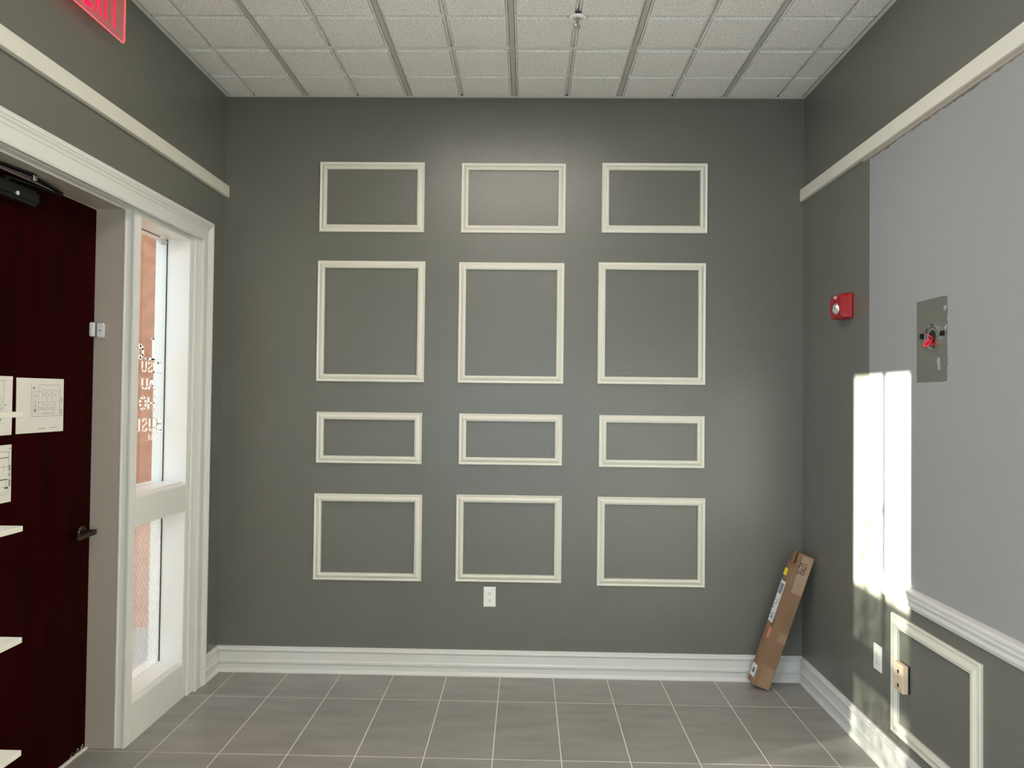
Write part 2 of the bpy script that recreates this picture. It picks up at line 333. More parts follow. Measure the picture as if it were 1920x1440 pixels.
# ------------------------------------------------------------------ the door and its two side windows in the left wall
XF, XG = -1.795, -1.92                     # face of the frame, plane of the glass
def side_window(name, y0, y1, near):
    w = empty(name, (XF, (y0+y1)/2, 0), kind='structure')
    def leg(a, b): boxo('stile', (XL-WT, a, 0), (XF, b, OZ-.001), whitewin, w, bevel=.001)
    if near: leg(OY0+.001, y0); boxo('stile', (XL-.002, OY0+.001, 0), (XF+.0001, 1.50, OZ-.001), white, w)
    else:
        leg(y1, OY1-.001)
        boxo('stop_bead', (XF, 3.80, 0), (XL+.0, OY1-.001, 2.462), whitewin, w, bevel=.004)
    head = boxo('head_rail', (XL-WT, y0, 2.425), (XF, y1, OZ-.001), whitewin, w, bevel=.001)
    for z0, z1 in ((.99, 1.122), (0, .175)):
        boxo('cross_rail', (XL-WT, y0, z0), (XF, y1, z1), whitewin, w, bevel=.001)
        link('sill_slope', strip((XF, y0, z1), (XF, y1, z1), [(0, -.19), (0, -.004), (.006, -.006), (.012, -.016), (.018, -.018), (.021, -.024), (.021, -.19)], (0, 0, 1), (1, 0, 0)).mesh('sill_slope'), whitewin, w)
    boxo('glass_pane', (XG-.006, y0, 1.143), (XG, y1, 2.425), glass, w)
    boxo('glass_pane', (XG-.006, y0, .196), (XG, y1, .99), lattice if not near else dimming_film, w)
    gk = MB()
    for z0, z1 in ((1.143, 2.425), (.196, .99)):
        gk.box((XG, y0, z0), (XG+.004, y0+.004, z1)).box((XG, y1-.004, z0), (XG+.004, y1, z1)).box((XG, y0, z1-.003), (XG+.004, y1, z1))
    link('gasket', gk.mesh('gasket'), darkm, w)
    return w
MY0, MY1 = 3.235, 3.284
win1 = side_window('window_1', MY1, 3.768, False)
win2 = side_window('window_2', 1.586, 2.155, True)
boxo('muntin', (XG-.030, 1.799, 1.143), (XG-.0061, 1.825, 2.425), whitewin, win2)
boxo('dimming_film', (XG+.0006, 1.59, 1.145), (XG+.0012, 2.15, 1.42), dimming_film, win2)  # added film, with the lower pane, to dim the lower sun patch
# mullions and head of the door frame: bead, return, taupe jamb
jm = MB().box((XL-WT, MY0+.0, 0), (XF, MY1, OZ-.001))
structure('trim_5', jm, whitewin, bevel=.0015)
structure('trim_5.001', MB().box((XL-WT, 2.155, 0), (XF, 2.215, OZ-.001)), whitewin, bevel=.0015)
structure('trim_5.002', MB().box((XL-WT, 2.215, 2.452), (XF, MY0, OZ-.001)), whitewin, bevel=.0015)
def jamb(name, a, b): return structure(name, MB().box(a, b), jambp)
jamb('trim_7', (XL-WT, MY0-.0035, 0), (-1.845, MY0, 2.452)); jamb('trim_7.001', (XL-WT, 2.215, 0), (-1.845, 2.2185, 2.452))
jamb('trim_7.002', (XL-WT, 2.2185, 2.4485), (-1.845, MY0-.0035, 2.452))
structure('trim_8', MB().box((-1.8445, MY0-.006, 0), (-1.836, MY0, 2.452)).box((-1.8445, 2.215, 2.446), (-1.836, MY0-.006, 2.452)), whitewin, bevel=.0015)
structure('trim_9', MB().box((XF-.012, MY0-.004, 0), (XF, MY0, 2.452)).box((XF-.012, 2.215, 2.448), (XF, MY0-.004, 2.452)), whitewin, bevel=.001)
# door leaf
XD = -1.974
door = structure('door_1', MB().box((XD-.044, 2.222, .006), (XD, MY0-.006, 2.445)), doorm, bevel=.002)
structure('trim_10', MB().box((XD-.06, 2.2, -.003), (XD+.012, MY0, .005)), grout)    # threshold
# outer stop behind the leaf
structure('trim_11', MB().box((XL-WT-.08, MY0-.03, 0), (XD-.046, MY1, OZ)).box((XL-WT-.08, 2.155, 0), (XD-.046, 2.24, OZ)).box((XL-WT-.08, 2.24, 2.43), (XD-.046, MY0-.03, OZ)), whitewin)
# paint scuffs at the bottom corner of the door
sc = MB()
for k in range(16):
    y = 3.10+random.random()*.115; z = .008+random.random()*.02; r = .002+random.random()*.004
    sc.tube((XD-.0002, y, z), (XD+.0004, y+.002, z), r, n=6)
link('paint_scuffs', sc.mesh('scuffs'), jambp, door)
# lever handle
lev = link('lever_handle', lathe([(.030, 0), (.030, .006), (.026, .010), (.012, .012), (.011, .038), (.013, .040), (.012, .056), (.004, .058)], (XD, 3.165, .985), (1, 0, 0), 28).mesh('rose'), bronze, door, smooth=False)
lm = MB()
pts = [(XD+.046, 3.165, .985, .009, .011), (XD+.050, 3.19, .984, .007, .011), (XD+.053, 3.225, .980, .006, .010), (XD+.055, 3.262, .977, .005, .009), (XD+.050, 3.274, .978, .004, .007)]
pts = [(x, y if y < 3.2 else 3.165-(y-3.165), z, a, b) for x, y, z, a, b in pts]
lm.loft([[(x-a, y, z-b), (x+a, y, z-b), (x+a, y, z+b), (x-a, y, z+b)] for x, y, z, a, b in pts])
link('lever', lm.mesh('lever', .002), bronze, lev)
# closer
cl = link('closer', MB().box((XD, 2.44, 2.335), (XD+.055, 2.775, 2.395)).mesh('closer', .012, 3), black, door)
link('spindle', MB().tube((XD+.028, 2.62, 2.395), (XD+.028, 2.62, 2.412), .012).mesh('spindle'), black, cl)
link('adjusting_screw', MB().tube((XD+.055, 2.64, 2.355), (XD+.060, 2.64, 2.355), .008).mesh('screw'), plasticg, cl)
def bar(a, b, w, t):
    a, b = Vector(a), Vector(b); d = (b-a).normalized(); s = d.cross(Vector((0, 0, 1))).normalized()*w/2; u = Vector((0, 0, t/2))
    return MB().loft([[p-s-u, p+s-u, p+s+u, p-s+u] for p in (a, b)])
link('closer_arm', bar((XD+.028, 2.60, 2.408), (XD+.052, 2.90, 2.418), .022, .008).mesh('arm', .002), black, cl)
link('closer_arm', bar((XD+.052, 2.90, 2.427), (-1.900, 2.705, 2.431), .020, .008).mesh('arm', .002), black, cl)
link('arm_knuckle', MB().tube((-1.900, 2.705, 2.418), (-1.900, 2.705, 2.444), .010).mesh('knuckle'), chrome, cl)
link('closer_arm', bar((-1.900, 2.705, 2.440), (-1.935, 2.50, 2.442), .024, .006).mesh('arm', .001), black, cl)
# ------------------------------------------------------------------ stroke letters
GL = {'E': [[(0,0),(0,1)],[(0,1),(.62,1)],[(0,.5),(.52,.5)],[(0,0),(.62,0)]], 'X': [[(0,0),(.66,1)],[(0,1),(.66,0)]], 'I': [[(.08,0),(.08,1)]],
      'T': [[(.32,0),(.32,1)],[(0,1),(.64,1)]], 'L': [[(0.05,0),(.05,1)],[(.05,0),(.55,0)]], 'N': [[(0,0),(0,1)],[(0,1),(.6,0)],[(.6,0),(.6,1)]],
      'S': [[(.52,.82),(.4,.97),(.14,.97),(.04,.8),(.12,.6),(.42,.42),(.52,.22),(.42,.04),(.14,.03),(.02,.18)]], 'U': [[(0,1),(0,.25),(.12,.03),(.4,.03),(.52,.25),(.52,1)]],
      'A': [[(0,0),(.32,1),(.64,0)],[(.12,.35),(.52,.35)]], 'H': [[(0,0),(0,1)],[(.58,0),(.58,1)],[(0,.5),(.58,.5)]],
      'O': [[(.28,1),(.06,.82),(0,.5),(.06,.18),(.28,0),(.5,.18),(.56,.5),(.5,.82),(.28,1)]], 'B': [[(0,0),(0,1),(.36,1),(.5,.85),(.5,.66),(.36,.52),(0,.52)],[(.36,.52),(.54,.38),(.54,.15),(.38,0),(0,0)]],
      'o': [[(.2,.6),(.02,.45),(.02,.15),(.2,0),(.4,.15),(.4,.45),(.2,.6)]], 'c': [[(.38,.5),(.2,.6),(.02,.45),(.02,.15),(.2,0),(.38,.08)]], 'k': [[(0,0),(0,1)],[(.36,.6),(0,.28)],[(.12,.38),(.4,0)]],
      'l': [[(.06,0),(.06,1)]], 'i': [[(.06,0),(.06,.6)]], 'n': [[(0,0),(0,.6)],[(0,.45),(.16,.6),(.34,.5),(.34,0)]], 's': [[(.32,.52),(.16,.6),(.03,.46),(.3,.2),(.18,0),(0,.08)]],
      'F': [[(0,0),(0,1)],[(0,1),(.6,1)],[(0,.52),(.5,.52)]], 'R': [[(0,0),(0,1),(.4,1),(.52,.78),(.4,.55),(0,.55)],[(.25,.55),(.58,0)]],
      '8': [[(.28,.52),(.05,.75),(.28,1),(.5,.75),(.28,.52),(.0,.25),(.28,0),(.55,.25),(.28,.52)]], '2': [[(.05,.8),(.25,1),(.5,.8),(.4,.5),(.02,0),(.5,.06),(.62,.15)]],
      '1': [[(.05,.7),(.25,1),(.2,0)]], 'x': [[(0,0),(.4,.6)],[(0,.6),(.4,0)]]}
ADV = {'I': .25, 'l': .28, 'i': .28, '1': .4}
def text_mb(txt, org, rt, upv, nrm, h, w=.16, wide=1.0, thick=.0006, gap=.22, serif=0):
    org, rt, upv, nrm = map(Vector, (org, rt, upv, nrm)); mb = MB(); cx = 0
    for ch in txt:
        if ch == ' ': cx += .4*wide; continue
        for st in GL[ch]:
            for (a, b), (c, d) in zip(st[:-1], st[1:]):
                v = Vector((c-a, d-b)); L = v.length
                if L < 1e-6: continue
                v /= L; ww = w*(1 if abs(v.y) > .6 else .6 if serif else 1)/2; s = Vector((-v.y, v.x))*ww; e = v*ww*.5
                q = [Vector((a, b))-s-e, Vector((c, d))-s+e, Vector((c, d))+s+e, Vector((a, b))+s-e]
                P = [org+rt*((cx+p.x*wide)*h)+upv*(p.y*h) for p in q]
                mb.hexa(P, [p+nrm*thick for p in P]) if thick else mb.poly(P)
            if serif:
                for (a, b) in (st[0], st[-1]):
                    if ch in 'OSoscU' and not (ch == 'U'): continue
                    q = [(a-w*.9, b-.035), (a+w*.9, b-.035), (a+w*.9, b+.035), (a-w*.9, b+.035)]
                    P = [org+rt*((cx+x*wide)*h)+upv*(y*h) for x, y in q]; (mb.hexa(P, [p+nrm*thick for p in P]) if thick else mb.poly(P))
        cx += (ADV.get(ch, .62 if ch.isupper() or ch.isdigit() else .42)+gap)*wide
    return mb
# lettering on the side window, meant to be read from outside so mirrored from here
def glass_text(txt, ystart, z, h, wide, w=.17):
    link('lettering', text_mb(txt, (XG+.0004, ystart, z), (0, -1, 0), (0, 0, 1), (1, 0, 0), h, w, wide, serif=1, thick=0).mesh('lettering'), vinyl, win1)
glass_text('Lo', 3.652, 1.782, .105, 1.15)
glass_text('INSU', 3.732, 1.715, .052, 1.35)
glass_text('AU', 3.665, 1.627, .057, 1.5)
glass_text('HO', 3.665, 1.525, .064, 1.5)
glass_text('BUSI', 3.735, 1.415, .064, 1.25)
glass_text('ockl', 3.715, 1.368, .028, 1.7, .14)
# ------------------------------------------------------------------ outside the side windows
structure('ground', MB().box((-9, -5, -.3), (XL-WT-.001, 9, -.03)), pave)
structure('wall_wing', MB().box((-6.5, 4.07, -.03), (XL-WT-.001, 4.4, 3.6)), orange)
structure('trim_12', MB().box((-6.5, 4.035, -.03), (-2.057, 4.0699, .265)).box((-6.5, 4.03, .245), (-2.057, 4.0699, .275)), pave, bevel=.004)
pil = MB()
for x0, x1, y in ((-1.998, -1.982, 4.03), (-2.018, -2.002, 4.045), (-2.034, -2.021, 4.035), (-2.053, -2.038, 4.05)): pil.box((x0, y, -.03), (x1, 4.0699, 3.2))
structure('trim_13', pil.box((-2.055, 4.056, -.03), (-1.9815, 4.0698, 3.2)), cream, bevel=.003)
structure('wall_sun_block', MB().box((-7.3, .35, -.03), (-6.9, 2.35, 3.9)), brickm)  # unseen wall added to keep direct sun off the far side window
# unseen shrub added outdoors to break up the sun through the near side window
sh = empty('shading_shrub', (-2.75, 1.50, -.03), 'potted evergreen shrub added outdoors to shade the near side window', 'plant')
link('pot', lathe([(.15, 0), (.19, .30), (.21, .31), (.21, .36), (.19, .36), (.17, .33), (.001, .32)], (-2.75, 1.50, -.03), (0, 0, 1), 24).mesh('pot'), pave, sh)
leafm = mat('evergreen_leaf', (.03, .07, .02), .6); st = MB(); lf = MB(); rs = random.Random(8)
for by, top in ((1.50, 2.00), (1.655, 1.92), (1.70, 1.86), (1.36, 1.50), (1.58, 1.55), (1.42, 1.62)):
    st.tube((-2.75, 1.50, .28), (-2.75+(by-1.5)*.3, by, .9), .010, .006, 6); st.tube((-2.75+(by-1.5)*.3, by, .9), (-2.75+(by-1.5)*.3, by, top), .006, .003, 6)
    z = .55
    while z < top:
        w = .018+.10*max(0, 1.62-z)
        for _ in range(3 if z > 1.5 else 7):
            p = Vector((-2.75+rs.gauss(0, w), by+rs.gauss(0, w), z+rs.uniform(-.02, .02))); d = Vector((rs.gauss(0, 1), rs.gauss(0, 1), rs.uniform(.2, 1.5))).normalized()
            e = d.orthogonal().normalized()*.008; lf.poly([p, p+d*.02+e, p+d*.05, p+d*.02-e])
        z += .035
link('stem', st.mesh('stem'), brickm, sh, kind='stuff'); link('foliage', lf.mesh('foliage'), leafm, sh, kind='stuff')
# ------------------------------------------------------------------ rectangular wall mouldings
PM = [(0, 0), (0, .009), (.003, .012), (.007, .011), (.013, .009), (.018, .011), (.026, .017), (.032, .018), (.036, .015), (.040, .015), (.043, .010), (.043, 0)]
def frame_moulding(corners, nout, label, group, width=1.0):
    """corners TL, TR, BR, BL (outer) on the wall plane"""
    cs = [Vector(c) for c in corners]; ctr = sum(cs, Vector())/4
    t = empty('picture_frame_moulding', (cs[2]+cs[3])/2, label, 'wall moulding', group)
    prof = [(u*width, v) for u, v in PM]
    for k in range(4):
        a, b = cs[k], cs[(k+1) % 4]; d = (b-a).normalized(); nin = Vector(nout).cross(d)
        if nin.dot(ctr-a) < 0: nin = -nin
        link('moulding_strip', strip(a, b, prof, nin, nout, 1, 1).mesh('moulding_strip'), moulding_m, t)
    return t
rows = [('top', [((-1.220, 2.976), (-.605, 2.565)), ((-.389, 2.974), (.220, 2.565)), ((.430, 2.979), (1.042, 2.571))]),
        ('second', [((-1.224, 2.395), (-.594, 1.689)), ((-.397, 2.392), (.217, 1.689)), ((.414, 2.398), (1.036, 1.692))]),
        ('third', [((-1.217, 1.511), (-.601, 1.214)), ((-.385, 1.511), (.214, 1.216)), ((.426, 1.512), (1.034, 1.212))]),
        ('bottom', [((-1.223, 1.036), (-.594, .537)), ((-.395, 1.041), (.217, .540)), ((.421, 1.040), (1.041, .529))])]
shape = {'top': 'wide low', 'second': 'tall', 'third': 'slim', 'bottom': 'nearly square'}
for rn, fr_ in rows:
    for (a, b), cn in zip(fr_, ('left', 'middle', 'right')):
        frame_moulding([(a[0], D, a[1]), (b[0], D, a[1]), (b[0], D, b[1]), (a[0], D, b[1])], (0, -1, 0),
                       f'{shape[rn]} cream rectangular moulding on the back wall, {cn} one of the {rn} row', 'rectangular mouldings on the back wall')
frame_moulding([(XR, 2.535, .700), (XR, 3.145, .700), (XR, 3.145, .195), (XR, 2.535, .195)], (-1, 0, 0),
               'white rectangular moulding on the right wall under the chair rail', 'rectangular mouldings on the right wall', 1.25)
# ------------------------------------------------------------------ outlets
def outlet(org, rt, nrm, label):
    org, rt, nrm = Vector(org), Vector(rt), Vector(nrm); u = Vector((0, 0, 1))
    def P(x, z, d): return org+rt*x+u*z+nrm*d
    t = empty('wall_outlet', org, label, 'outlet', 'white duplex outlets')
    w, h = .035, .057
    r = lambda s, d: [P(-w+s, -h+s, d), P(w-s, -h+s, d), P(w-s, h-s, d), P(-w+s, h-s, d)]
    link('cover_plate', MB().loft([r(0, 0), r(0, .003), r(.003, .0055)]).mesh('cover_plate'), plastic, t)
    for z in (.0195, -.0195):
        pts = []
        for k in range(20):
            a = 2*math.pi*k/20; x = .0165*math.cos(a); zz = max(-.0125, min(.0125, .0165*math.sin(a))); pts.append((x, zz+z))
        s = link('socket', MB().hexa([P(x, zz, .005) for x, zz in pts], [P(x, zz, .0072) for x, zz in pts]).mesh('socket'), plastic, t)
        sl_ = MB()
        for x0, z0, hw, hh in ((-.0065, .004, .0012, .0045), (.0065, .004, .0012, .0037)):
            q = [(x0-hw, z+z0-hh), (x0+hw, z+z0-hh), (x0+hw, z+z0+hh), (x0-hw, z+z0+hh)]; sl_.hexa([P(a, b, .0070) for a, b in q], [P(a, b, .0076) for a, b in q])
        q = [(.0028*math.cos(k*.785), z-.0065+.0028*math.sin(k*.785)) for k in range(8)]; sl_.hexa([P(a, b, .0070) for a, b in q], [P(a, b, .0076) for a, b in q])
        link('slot', sl_.mesh('slot'), darkm, s)
    link('screw', lathe([(.003, .005), (.003, .0065), (.001, .007)], org, nrm, 10).mesh('screw'), plasticg, t)
outlet((-.1955, D, .453), (1, 0, 0), (0, -1, 0), 'white duplex outlet on the back wall under the bottom middle moulding')
outlet((XR, 3.274, .457), (0, -1, 0), (-1, 0, 0), 'white duplex outlet low on the right wall beside the rectangular moulding')
# beige surface jack box
jb = empty('telephone_jack', (XR, 3.045, .40), 'beige surface-mounted telephone jack inside the right wall moulding', 'wall jack')
link('back_plate', MB().box((XR-.006, 3.006, .402), (XR, 3.080, .514)).mesh('back_plate', .001), darkm, jb)
link('cover', MB().box((XR-.030, 3.008, .400), (XR-.006, 3.082, .516)).mesh('cover', .003), ivory, jb)
for z in (.484, .426):
    b = link('port', MB().box((XR-.0312, 3.038, z-.006), (XR-.0295, 3.050, z+.006)).box((XR-.0312, 3.041, z-.009), (XR-.0295, 3.047, z-.006)).mesh('port'), darkm, jb)
for z in (.502, .410): link('label_window', MB().box((XR-.0308, 3.022, z-.004), (XR-.0298, 3.068, z+.004)).mesh('label_window'), mat('clear_label_window', (.55, .40, .26), .3), jb)
# ------------------------------------------------------------------ fire alarm strobe
fs = empty('fire_alarm_strobe', (XR, 3.60, 2.01), 'red fire alarm strobe with a round clear lens on the right wall', 'fire alarm')
def rr(y0, y1, z0, z1, r, x, n=5):
    P = []
    for cy, cz, a0 in ((y1-r, z1-r, 0), (y0+r, z1-r, 90), (y0+r, z0+r, 180), (y1-r, z0+r, 270)):
        for k in range(n+1):
            a = math.radians(a0+90*k/n); P.append((x, cy+r*math.cos(a), cz+r*math.sin(a)))
    return P
y0, y1, z0, z1 = 3.528, 3.672, 2.018, 2.142
link('housing', MB().loft([rr(y0, y1, z0, z1, .010, XR), rr(y0-.002, y1+.002, z0-.002, z1+.002, .012, XR-.010), rr(y0, y1, z0, z1, .012, XR-.016),
                          rr(y0+.006, y1-.002, z0+.002, z1-.002, .014, XR-.022), rr(y0+.012, y1-.003, z0+.004, z1-.004, .016, XR-.050), rr(y0+.018, y1-.008, z0+.008, z1-.008, .018, XR-.055)]).mesh('housing'), redm, fs)
link('lens', lathe([(.029, .040), (.030, .056), (.0285, .062), (.024, .068), (.017, .072), (.009, .075), (.001, .076)], (XR, 3.586, 2.066), (-1, 0, 0), 14).mesh('lens'), lens, fs)
link('lens_ring', lathe([(.033, .040), (.033, .057), (.029, .058)], (XR, 3.586, 2.066), (-1, 0, 0), 24).mesh('lens_ring'), redm, fs)
link('lettering', text_mb('FIRE', (XR-.0552, 3.622, 2.119), (0, -1, 0), (0, 0, 1), (-1, 0, 0), .012, .2).mesh('lettering'), letterm, fs)
# ------------------------------------------------------------------ open detector bracket with red wires
br = empty('mounting_bracket', (XR, 2.842, 1.865), 'round metal electrical bracket with red wires on the unpainted patch', 'bracket')
bc = Vector((XR, 2.842, 1.867))
def ring_mb(c, ri, ro, x0, x1, n=32):
    mb = MB(); R_ = lambda r, x: [(x, c.y+r*math.cos(2*math.pi*k/n), c.z+r*math.sin(2*math.pi*k/n)) for k in range(n)]
    mb.loft([R_(ri, x0), R_(ro, x0), R_(ro, x1), R_(ri, x1), R_(ri, x0)], closed=False); return mb
link('outer_ring', ring_mb(bc, .041, .053, XR, XR-.006).mesh('outer_ring'), chrome, br)
link('inner_ring', ring_mb(bc, .026, .034, XR-.0, XR-.004).mesh('inner_ring'), chrome, br)
dk = MB()
for a in (95, 250, 35, 320): 
    p = [(XR-.0062, bc.y+r*math.cos(math.radians(a+da)), bc.z+r*math.sin(math.radians(a+da))) for r, da in ((.044, -12), (.050, -12), (.050, 12), (.044, 12))]
    dk.hexa(p, [(x-.0006, y, z) for x, y, z in p])
link('slot', dk.mesh('slot'), darkm, br, kind='stuff')
link('box_cavity', lathe([(.027, -.0), (.027, .002), (.02, .0022)], bc, (-1, 0, 0)).mesh('box_cavity'), darkm, br)
for y in (2.918, 2.775): link('tab', MB().box((XR-.007, y-.010, 1.864), (XR, y+.010, 1.884)).mesh('tab', .001), black, br)
for k in range(6):
    a = random.random()*6.28; mbw = MB(); p = bc+Vector((-.003, random.uniform(-.008, .018), random.uniform(-.02, .0)))
    for _ in range(5):
        q = p+Vector((random.uniform(-.012, .004), random.uniform(-.010, .009), random.uniform(-.011, .009))); q.x = min(q.x, XR-.006); mbw.tube(p, q, .0022, n=6); p = q
    link('red_wire', mbw.mesh('red_wire'), redw, br)
for dy, dz in ((.012, -.012), (.022, -.020)):
    c = bc+Vector((-.012, dy, dz)); link('wire_nut', MB().tube(c, c+Vector((-.012, .004, -.014)), .006, .004, 8).mesh('wire_nut'), redw, br)
# ------------------------------------------------------------------ sprinkler
sp = empty('sprinkler_head', (.2185, 3.255, H), 'white fire sprinkler head hanging from a ceiling panel', 'sprinkler')
o_ = Vector((.2185, 3.255, H-.0095))
link('escutcheon', lathe([(.038, 0), (.040, .004), (.036, .009), (.024, .010), (.023, .002)], o_, (0, 0, -1), 28).mesh('escutcheon'), plastic, sp)
link('cup_hole', lathe([(.0228, .002), (.0228, .003), (.001, .0031)], o_, (0, 0, -1), 20).mesh('cup_hole'), plasticg, sp)
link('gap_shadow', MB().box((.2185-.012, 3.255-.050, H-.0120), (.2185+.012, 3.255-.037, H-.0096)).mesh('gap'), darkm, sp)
link('body', lathe([(.010, 0), (.010, .016), (.006, .018), (.006, .020)], o_, (0, 0, -1), 12).mesh('body'), chrome, sp)
fm = MB()
for s in (-1, 1): fm.tube(o_+Vector((s*.008, 0, -.016)), o_+Vector((s*.010, 0, -.032)), .002, n=6).tube(o_+Vector((s*.010, 0, -.032)), o_+Vector((0, 0, -.044)), .002, n=6)
link('yoke', fm.mesh('yoke'), chrome, sp)
link('bulb', MB().tube(o_+Vector((0, 0, -.018)), o_+Vector((0, 0, -.042)), .002, n=8).mesh('bulb'), darkm, sp)
link('deflector', lathe([(.004, .043), (.014, .044), (.014, .0455), (.003, .046)], o_, (0, 0, -1), 16).mesh('deflector'), chrome, sp)
# ------------------------------------------------------------------ exit sign
ex = empty('exit_sign', (-1.745, 2.82, H), 'red edge-lit EXIT sign hung from the ceiling by the left wall', 'exit sign')
XE = -1.731
link('housing', MB().box((XE-.030, 2.655, H-.055), (XE+.035, 2.985, H-.0002)).mesh('housing', .004), plastic, ex)
link('acrylic_panel', MB().hexa([(XE-.003, 2.640, 3.098), (XE-.003, 2.992, 3.098), (XE-.003, 2.998, 3.106), (XE-.003, 2.998, H-.056), (XE-.003, 2.640, H-.056)],
                               [(XE+.003, 2.640, 3.098), (XE+.003, 2.992, 3.098), (XE+.003, 2.998, 3.106), (XE+.003, 2.998, H-.056), (XE+.003, 2.640, H-.056)]).mesh('acrylic_panel'), acry, ex)
ed = MB().box((XE-.0031, 2.998, 3.106), (XE+.0031, 3.0002, H-.056)).box((XE-.0031, 2.640, 3.0960), (XE+.0031, 2.992, 3.0980))
link('lit_edge', ed.mesh('lit_edge'), edgered, ex)
link('letters', text_mb('EXIT', (XE+.0032, 2.721, 3.130), (0, 1, 0), (0, 0, 1), (1, 0, 0), .155, .14, .38, thick=.001, gap=.5).mesh('letters'), exitred, ex)
# ------------------------------------------------------------------ contact sensors
ms = empty('door_contact_sensor', (XD, 3.21, 1.86), 'pale grey two-piece contact sensor at the edge of the red door', 'sensor', 'contact sensors')
link('magnet', MB().box((XD, 3.19, 1.862), (XD+.014, 3.216, 1.926)).mesh('magnet', .003), plasticg, ms)
link('transmitter', MB().box((XD+.018, MY0-.0185, 1.858), (XD+.050, MY0-.0037, 1.926)).mesh('transmitter', .004), plasticg, ms)
link('logo_mark', MB().box((XD+.028, MY0-.0192, 1.888), (XD+.038, MY0-.0184, 1.893)).mesh('logo'), ink, ms)
gs = empty('glass_sensor', (XG, 3.66, 2.40), 'small grey sensor block at the top of the side window', 'sensor')
link('body', MB().box((XG+.004, 3.655, 2.385), (XG+.030, 3.715, 2.412)).mesh('body', .006, 3), plasticg, gs)
link('mounting_tab', MB().box((XG+.010, 3.675, 2.410), (XG+.026, 3.70, 2.4249)).mesh('tab'), plastic, gs)
# ------------------------------------------------------------------ drawings taped on the door
def sheet(corners, label, lines, group='drawings taped to the red door'):
    """corners (y,z) TL,TR,BR,BL; lines in 0..1 sheet coordinates"""
    X = XD+.0016; TL, TR, BR, BL = corners; n = 6
    t = empty('taped_drawing', (XD, (BL[0]+BR[0])/2, BL[1]), label, 'drawing', group)
    def P(u, v, d=0):
        a = (TL[0]+(TR[0]-TL[0])*u, TL[1]+(TR[1]-TL[1])*u); b = (BL[0]+(BR[0]-BL[0])*u, BL[1]+(BR[1]-BL[1])*u)
        return (X+d+.0006*math.sin(u*5+v*3), a[0]+(b[0]-a[0])*v, a[1]+(b[1]-a[1])*v)
    mb = MB(); 
    for i in range(n):
        for j in range(n):
            q = [P(i/n, (j+1)/n), P((i+1)/n, (j+1)/n), P((i+1)/n, j/n), P(i/n, j/n)]; mb.poly(q)
    me = mb.mesh('paper'); bm = bmesh.new(); bm.from_mesh(me); bmesh.ops.remove_doubles(bm, verts=bm.verts, dist=1e-5); bm.to_mesh(me); bm.free()
    o = link('paper', me, paper, t); s = o.modifiers.new('thickness', 'SOLIDIFY'); s.thickness = .0003
    lb = MB()
    for l in lines:
        x0, y0_, x1, y1_ = l[:4]; w = l[4] if len(l) > 4 else .004
        dx, dy = x1-x0, y1_-y0_; L = math.hypot(dx, dy); nx, ny = -dy/L*w/2, dx/L*w/2*1.3
        m_ = max(1, int(L/.15)); 
        for k in range(m_):
            a0, a1 = k/m_, (k+1)/m_
            lb.poly([P(x0+dx*a0-nx, y0_+dy*a0-ny, .0006), P(x0+dx*a1-nx, y0_+dy*a1-ny, .0006), P(x0+dx*a1+nx, y0_+dy*a1+ny, .0006), P(x0+dx*a0+nx, y0_+dy*a0+ny, .0006)])
    link('line_drawing', lb.mesh('line_drawing'), ink, t, kind='stuff')
    return t
def rect(x0, y0_, x1, y1_, w=.004): return [(x0, y0_, x1, y0_, w), (x1, y0_, x1, y1_, w), (x1, y1_, x0, y1_, w), (x0, y1_, x0, y0_, w)]
L1 = rect(.45, .12, .90, .70)
for x in (.53, .64, .75):
    L1 += rect(x, .21, x+.08, .29)+rect(x, .32, x+.08, .45)+rect(x, .49, x+.08, .55)
L1 += rect(.52, .58, .80, .66)+rect(.57, .58, .76, .64)+[(.34, .2, .34, .7), (.44, .25, .53, .25), (.44, .45, .53, .45), (.42, .3, .38, .55), (.30, .12, .30, .70), (.30, .70, .45, .70), (.42, .52, .53, .55), (.38, .58, .53, .56)]
L1 += [(.92, .2, .92, .65), (.36, .58, .40, .60, .02), (.33, .17, .37, .17, .012), (.33, .19, .37, .19, .008)]
for z in (.36, .40, .44, .60, .65, .70): L1 += [(.93, z, .97, z+.005, .01)]
for z in (.25, .33, .43, .50, .55, .62): L1 += [(.37, z, .39, z, .012)]
L1 += [(.45, .93, .62, .925, .007), (.68, .925, .85, .915, .006)]
sheet([(2.735, 1.663), (3.020, 1.664), (3.021, 1.443), (2.737, 1.444)], 'taped sheet with a sketch of wall panels, right of the upper two on the door', L1)
L2 = rect(.2, .34, .80, .72)+[(.84, .08, .84, .7), (.6, .08, .88, .08), (.72, .34, .72, .62), (.72, .55, .80, .55), (.86, .49, .89, .49, .012), (.74, .73, .80, .735, .015)]
sheet([(2.432, 1.667), (2.717, 1.667), (2.714, 1.443), (2.430, 1.440)], 'taped sheet with a room plan, left of the upper two on the door', L2)
L3 = [(.62, .1, .95, .12), (.6, .22, .95, .22, .010), (.95, .12, .95, .88), (.75, .38, .93, .38), (.86, .33, .86, .45), (.6, .60, .93, .60, .014), (.60, .73, .94, .73), (.88, .75, .94, .75, .025), (.97, .35, .97, .72),
      (.6, .82, .93, .82), (.6, .86, .93, .86), (.90, .62, .90, .73), (.95, .07, .98, .07, .01)]
for z in (.37, .40, .43, .52, .62, .65, .68, .71): L3 += [(.955, z, .985, z+.004, .012)]
sheet([(2.432, 1.402), (2.718, 1.406), (2.719, 1.187), (2.434, 1.185)], 'taped sheet with a dimensioned sketch, the lower one on the door', L3)
